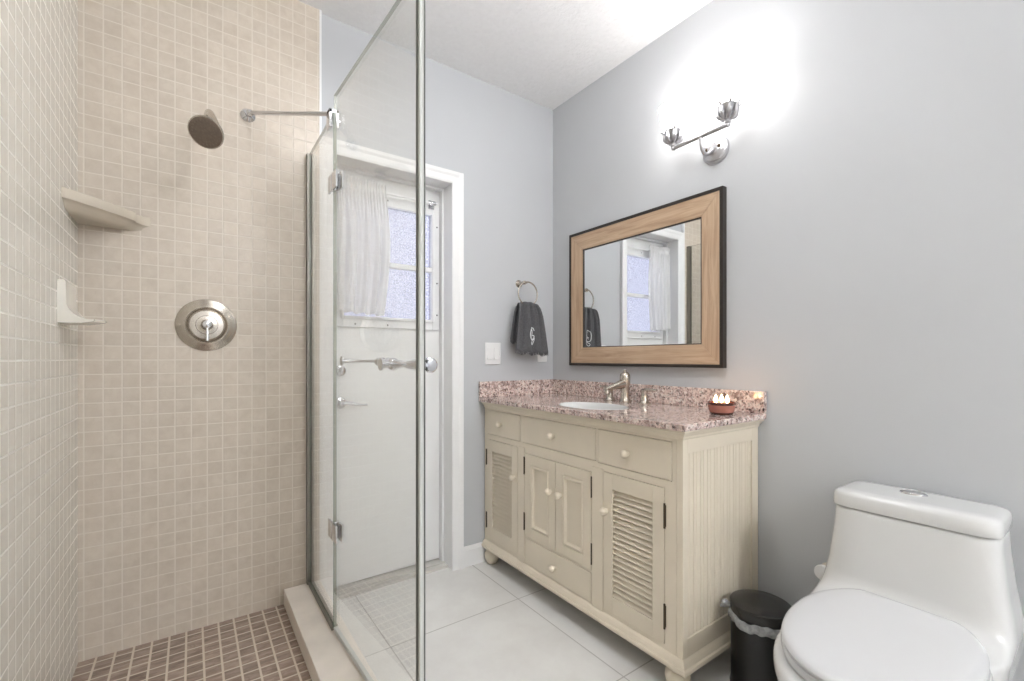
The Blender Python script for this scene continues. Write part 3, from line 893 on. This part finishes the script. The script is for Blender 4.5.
# unseen fill lamps, added to brighten the shower and the lower room
def fill_lamp(LX, LY, glow, label):
    cl = thing('fill_lamp', (LX, LY, ZC), label, 'added fill lamp', 'added unseen bowls for fill light')
    obj('base', MB().lathe([(.075, 0), (.075, .012), (.05, .03), (.02, .04), (.012, .07), (.03, .085)], (LX, LY, ZC), (0, 0, -1), 40), 'nickel', cl)
    obj('fill_diffuser', MB().lathe([(.05, .085), (.11, .10), (.15, .135), (.16, .17), (.15, .21), (.11, .245), (.05, .262), (.002, .266)], (LX, LY, ZC), (0, 0, -1), 48), glow, cl)
fill_lamp(0.70, 0.95, 'fill_diffuser', 'added unseen fill lamp, white glass bowl hanging in front of the vanity')
fill_lamp(1.02, -1.95, 'fill_diffuser_b', 'added unseen fill lamp, white glass bowl hanging near the wall opposite the door')

# towel ring + towel
RX, RY, RZ, RR = 1.549, 2.032, 1.464, .067
PX = 1.532
tr = thing('towel_ring', (RX, YB, RZ + RR), 'chrome towel ring on the back wall holding the charcoal towel', 'towel ring')
obj('post', MB().lathe([(.022, 0), (.022, .004), (.015, .010), (.010, .016), (.009, .040), (.012, .048), (.011, .060), (.006, .064)], (PX, YB, RZ + RR - .004), (0, -1, 0), 24).tube([(PX, RY + .012, RZ + RR - .004), (PX + .008, RY + .004, RZ + RR - .003), (PX + .014, RY, RZ + RR - .002)], .006, 10), 'nickel', tr)
obj('ring', MB().torus((RX, RY, RZ), (0, 1, 0), RR, .0042), 'nickel', tr)

def towel_layer(front):
    m = MB(); g = []
    nx, nz = 60, 40
    zt, zb = (1.404, 1.146) if front else (1.404, 1.205)
    for j in range(nz + 1):
        v = j / nz
        z = zt + (zb - zt) * v
        sp = v ** .75
        if front:
            xa = 1.474 + (1.442 - 1.474) * sp; xb = 1.612 + (1.672 - 1.612) * sp
        else:
            xa = 1.478 + (1.440 - 1.478) * sp; xb = 1.610 + (1.600 - 1.610) * sp
        amp = .017 * (1 - .62 * v)
        row = []
        for i in range(nx + 1):
            u = i / nx
            x = xa + (xb - xa) * u
            ph = 2 * pi * 3.2 * u + (0 if front else 1.4)
            s = sin(ph) * .7 + .3 * sin(2.1 * ph + .8)
            if front:
                y = RY - .016 - .012 * min(1, v * 4) - amp * s
            else:
                y = RY + .012 + .006 * min(1, v * 4) - amp * .7 * s
            arch = -(.010 * (1 - min(1, v * 10))) * abs(2 * u - 1) ** 2
            zz = z + arch - .014 * v * u + .004 * v * sin(ph + 1)
            row.append((x, y, zz))
        g.append(row)
    return m, g
mf, gf = towel_layer(True)
mb_, gb = towel_layer(False)
# join the two layers over the ring
tg = gb[::-1]
over = []
for t in (.25, .5, .75):
    row = []
    for a, b in zip(gb[0], gf[0]):
        p = Vector(a) * (1 - t) + Vector(b) * t
        p.z += .012 * sin(pi * t)
        row.append(p)
    over.append(row)
mf.sheet(tg + over + gf)
tw = thing('hand_towel', (RX, RY, 1.13), 'charcoal hand towel with white monogram and fringe hung from the ring', 'towel')
cloth = obj('cloth', mf, 'towel', tw)
sd = cloth.modifiers.new('thickness', 'SOLIDIFY'); sd.thickness = .005; sd.offset = 0
random.seed(3)
for row in (gf[-1], gb[-1]):
    fg = MB()
    for i in range(len(row) - 1):
        for t in (.2, .7):
            p = Vector(row[i]) * (1 - t) + Vector(row[i + 1]) * t
            dx, dy = random.uniform(-.004, .004), random.uniform(-.004, .002)
            fg.tube([p, p + Vector((dx * .4, dy * .5, -.009)), p + Vector((dx, dy, -.018 - random.uniform(0, .004)))], [.0016, .0014, .0009], 5)
    obj('fringe', fg, 'towel', tw)
# monogram: a script G stitched on the front
def front_y(x, z):
    best = min((abs(p[0] - x) + abs(p[2] - z), p[1]) for row in gf for p in row)
    return best[1] - .0040
mg = MB()
def stitch(pts, r):
    q = [Vector((x, front_y(x, z), z)) for x, z in pts]
    mg.tube(q, r, 6)
gx, gz = 1.556, 1.226
def cr(pts, n=6):
    out = []
    P = [pts[0]] + pts + [pts[-1]]
    for i in range(1, len(P) - 2):
        p0, p1, p2, p3 = map(Vector, P[i - 1:i + 3])
        for k in range(n):
            t = k / n
            out.append(.5 * ((2 * p1) + (-p0 + p2) * t + (2 * p0 - 5 * p1 + 4 * p2 - p3) * t * t + (-p0 + 3 * p1 - 3 * p2 + p3) * t ** 3))
    out.append(Vector(pts[-1]))
    return [(v.x, v.y) for v in out]
stitch([(gx + a * .0013, gz + b * .0014) for a, b in cr([(11, 22), (8, 30), (0, 33), (-9, 24), (-13, 6), (-10, -10), (-1, -17), (9, -11), (11, 0), (2, 2), (-3, 0)])], .0026)
stitch([(gx + a * .0013, gz + b * .0014) for a, b in cr([(11, 0), (12, -14), (8, -28), (-1, -36), (-7, -29), (1, -22), (13, -12)])], .0020)
stitch([(gx + a * .0013, gz + b * .0014) for a, b in cr([(2, 30), (5, 16), (3, 4), (-2, -6)])], .0018)
obj('monogram', mg, 'thread', tw, label='white stitched script letter G')

# switch plates
def plate(name, x0, x1, z0, z1, label, cat):
    t = thing(name, ((x0 + x1) / 2, YB, (z0 + z1) / 2), label, cat)
    obj('cover_plate', MB().box(x0, x1, YB - .006, YB, z0, z1), 'plastic', t, bevel=.003)
    return t
lt = plate('light_switch', 1.302, 1.404, 1.066, 1.186, 'white double rocker light switch plate between door and towel', 'light switch')
for x in (1.330, 1.376):
    obj('rocker', MB().prism([(x - .016, YB - .006, 1.094), (x - .016, YB - .0115, 1.094), (x - .016, YB - .0075, 1.126), (x - .016, YB - .0085, 1.158), (x - .016, YB - .006, 1.158)], (.032, 0, 0)), 'plastic', lt, bevel=.001)
ot = plate('wall_outlet', 1.668, 1.738, 1.078, 1.196, 'white outlet plate low behind the charcoal towel near the corner', 'outlet')
obj('receptacle', MB().box(1.687, 1.719, YB - .009, YB - .006, 1.102, 1.172), 'plastic', ot, bevel=.001)
for z in (1.120, 1.154):
    for dx in (-.006, .006):
        obj('slot', MB().box(1.703 + dx - .001, 1.703 + dx + .001, YB - .0094, YB - .009, z - .004, z + .004), 'shadow_slot', ot, smooth=False)

# ================================================================== TOILET
TY = .385
to = thing('toilet', (1.42, TY, 0), 'white one-piece toilet with closed lid against the grey wall', 'toilet')
def sup(cx, cy, a, b, z, n=48, p=2.0, xb=None):
    """super-ellipse ring; xb squares off the back at that x"""
    r = []
    for k in range(n):
        t = 2 * pi * k / n
        c, s = cos(t), sin(t)
        x = cx + a * math.copysign(abs(c) ** (2 / p), c)
        y = cy + b * math.copysign(abs(s) ** (2 / p), s)
        if xb is not None: x = min(x, xb)
        r.append((x, y, z))
    return r
tb = MB()
# bowl and foot
tb.loft([sup(1.42, TY, .27, .115, 0, p=2.6), sup(1.42, TY, .272, .117, .03, p=2.6), sup(1.41, TY, .255, .105, .10, p=2.5), sup(1.40, TY, .262, .110, .18, p=2.4), sup(1.375, TY, .292, .142, .26, p=2.3), sup(1.355, TY - .004, .308, .170, .33, p=2.2), sup(1.350, TY - .006, .318, .184, .375, p=2.2), sup(1.350, TY - .006, .316, .184, .405, p=2.2)])
# deck and skirt that carry the tank: rings sweep up and lean back
def tank_ring(z, xf, hw, p=6):
    xb = XW - .008
    return sup((xf + xb) / 2, TY, (xb - xf) / 2, hw, z, n=64, p=p)
tb.loft([tank_ring(0.0, 1.50, .13), tank_ring(.12, 1.50, .125), tank_ring(.26, 1.47, .165, 5), tank_ring(.34, 1.44, .196, 5), tank_ring(.405, 1.44, .203, 6), tank_ring(.415, 1.500, .203), tank_ring(.424, 1.530, .202), tank_ring(.440, 1.550, .200), tank_ring(.465, 1.560, .196), tank_ring(.50, 1.565, .190), tank_ring(.56, 1.570, .183), tank_ring(.61, 1.575, .178), tank_ring(.658, 1.580, .1755)])
body = obj('body', tb, 'porcelain', to)
rm = body.modifiers.new('fuse', 'REMESH'); rm.mode = 'VOXEL'; rm.voxel_size = .007; rm.use_smooth_shade = True
sm = body.modifiers.new('smooth', 'SMOOTH'); sm.factor = .5; sm.iterations = 8
def lid_ring(z, g):
    xb = XW - .006
    return sup((1.577 + xb) / 2, TY, (xb - 1.577) / 2 + g, .179 + g, z, n=72, p=7)
obj('tank_lid', MB().loft([lid_ring(.660, -.004), lid_ring(.6610, -.001), lid_ring(.664, 0), lid_ring(.692, -.001), lid_ring(.700, -.004), lid_ring(.704, -.010), lid_ring(.7065, -.020), lid_ring(.707, -.045)]), 'porcelain', to)
bo = obj('flush_button', MB().loft([sup(1.708, TY + .012, .020 * s, .032 * s, z, 36) for s, z in ((1, .7065), (1, .7095), (.93, .7115), (.85, .7105), (.80, .7105), (.78, .712), (.02, .7125))]), 'chrome', to, label='chrome oval dual flush button')
def seat_ring(z, g):
    r = []
    n = 72
    for k in range(n):
        t = 2 * pi * k / n
        c, s = cos(t), sin(t)
        ex = 2 / 2.15
        a = .290 if c < 0 else .24
        x = 1.355 + (a + g) * math.copysign(abs(c) ** ex, c)
        y = TY - .009 + (.179 + g) * math.copysign(abs(s) ** ex, s)
        x = min(x, 1.553 + g * .3)
        r.append((x, y, z))
    return r
obj('seat', MB().loft([seat_ring(.407, -.006), seat_ring(.409, -.001), seat_ring(.416, .001), seat_ring(.424, -.001), seat_ring(.426, -.006)]), 'seat', to)
obj('seat_lid', MB().loft([seat_ring(.428, -.006), seat_ring(.4295, -.002), seat_ring(.435, 0), seat_ring(.441, -.002), seat_ring(.445, -.008), seat_ring(.4475, -.022), seat_ring(.4485, -.06)]), 'seat', to)
for s in (-1, 1):
    obj('hinge_cap', MB().box(1.534, 1.556, TY + s * .075 - .022, TY + s * .075 + .022, .408, .440), 'seat', to, bevel=.005)

# water stop on the wall
wv = thing('water_valve', (XW, .640, .375), 'small white water shut-off valve on the wall behind the toilet', 'valve')
obj('stem', MB().lathe([(.022, 0), (.022, .004), (.010, .008), (.010, .04)], (XW, .640, .375), (-1, 0, 0), 20), 'chrome', wv)
obj('grip', MB().lathe([(.010, 0), (.024, .004), (.026, .012), (.024, .020), (.008, .024)], (XW - .036, .640, .375), (-1, 0, 0), 20), 'plastic', wv)

# ================================================================== BIN
bc = (1.552, .752)
bn = thing('trash_bin', (bc[0], bc[1], 0), 'small black round pedal bin between vanity and toilet', 'trash bin')
obj('body', MB().lathe([(.093, 0), (.095, .004), (.093, .012), (.0915, .016), (.0915, .247), (.088, .248), (.086, .02), (.01, .018)], (*bc, 0), (0, 0, 1), 56), 'black', bn)
obj('lid', MB().lathe([(.0880, .250), (.0935, .252), (.0945, .260), (.0945, .276), (.0930, .281), (.088, .2835), (.050, .2855), (.001, .2865)], (*bc, 0), (0, 0, 1), 56), 'blacklid', bn)
obj('pedal', MB().box(bc[0] - .118, bc[0] - .088, bc[1] - .025, bc[1] + .025, .010, .018), 'black', bn, bevel=.003)
random.seed(11)
lr = []
for (rr, z) in ((.0925, .249), (.0955, .247), (.0985, .240), (.0985, .230), (.0970, .222), (.0945, .219)):
    ring = []
    for k in range(96):
        a = 2 * pi * k / 96
        w = (.0016 * sin(9 * a) + .0014 * sin(23 * a + 1)) * (1 if rr > .093 else .2)
        ring.append((bc[0] + (rr + w) * cos(a), bc[1] + (rr + w) * sin(a), z + .004 * sin(5 * a + 2) + .002 * sin(17 * a)))
    lr.append(ring)
lm = MB().loft(lr, False)
# gathered knot of spare liner at the left side
ka = radians(118)
kc = Vector((bc[0] + .103 * cos(ka), bc[1] + .103 * sin(ka), .252))
for i in range(7):
    d = Vector((random.uniform(-1, .2), random.uniform(-.3, .6), random.uniform(-.3, 1))).normalized()
    lm.tube([kc, kc + d * .010 + Vector((0, 0, .003)), kc + d * .022], [.007, .009, .004], 7)
li = obj('bin_liner', lm, 'liner', bn, label='clear grey plastic liner folded over the rim')
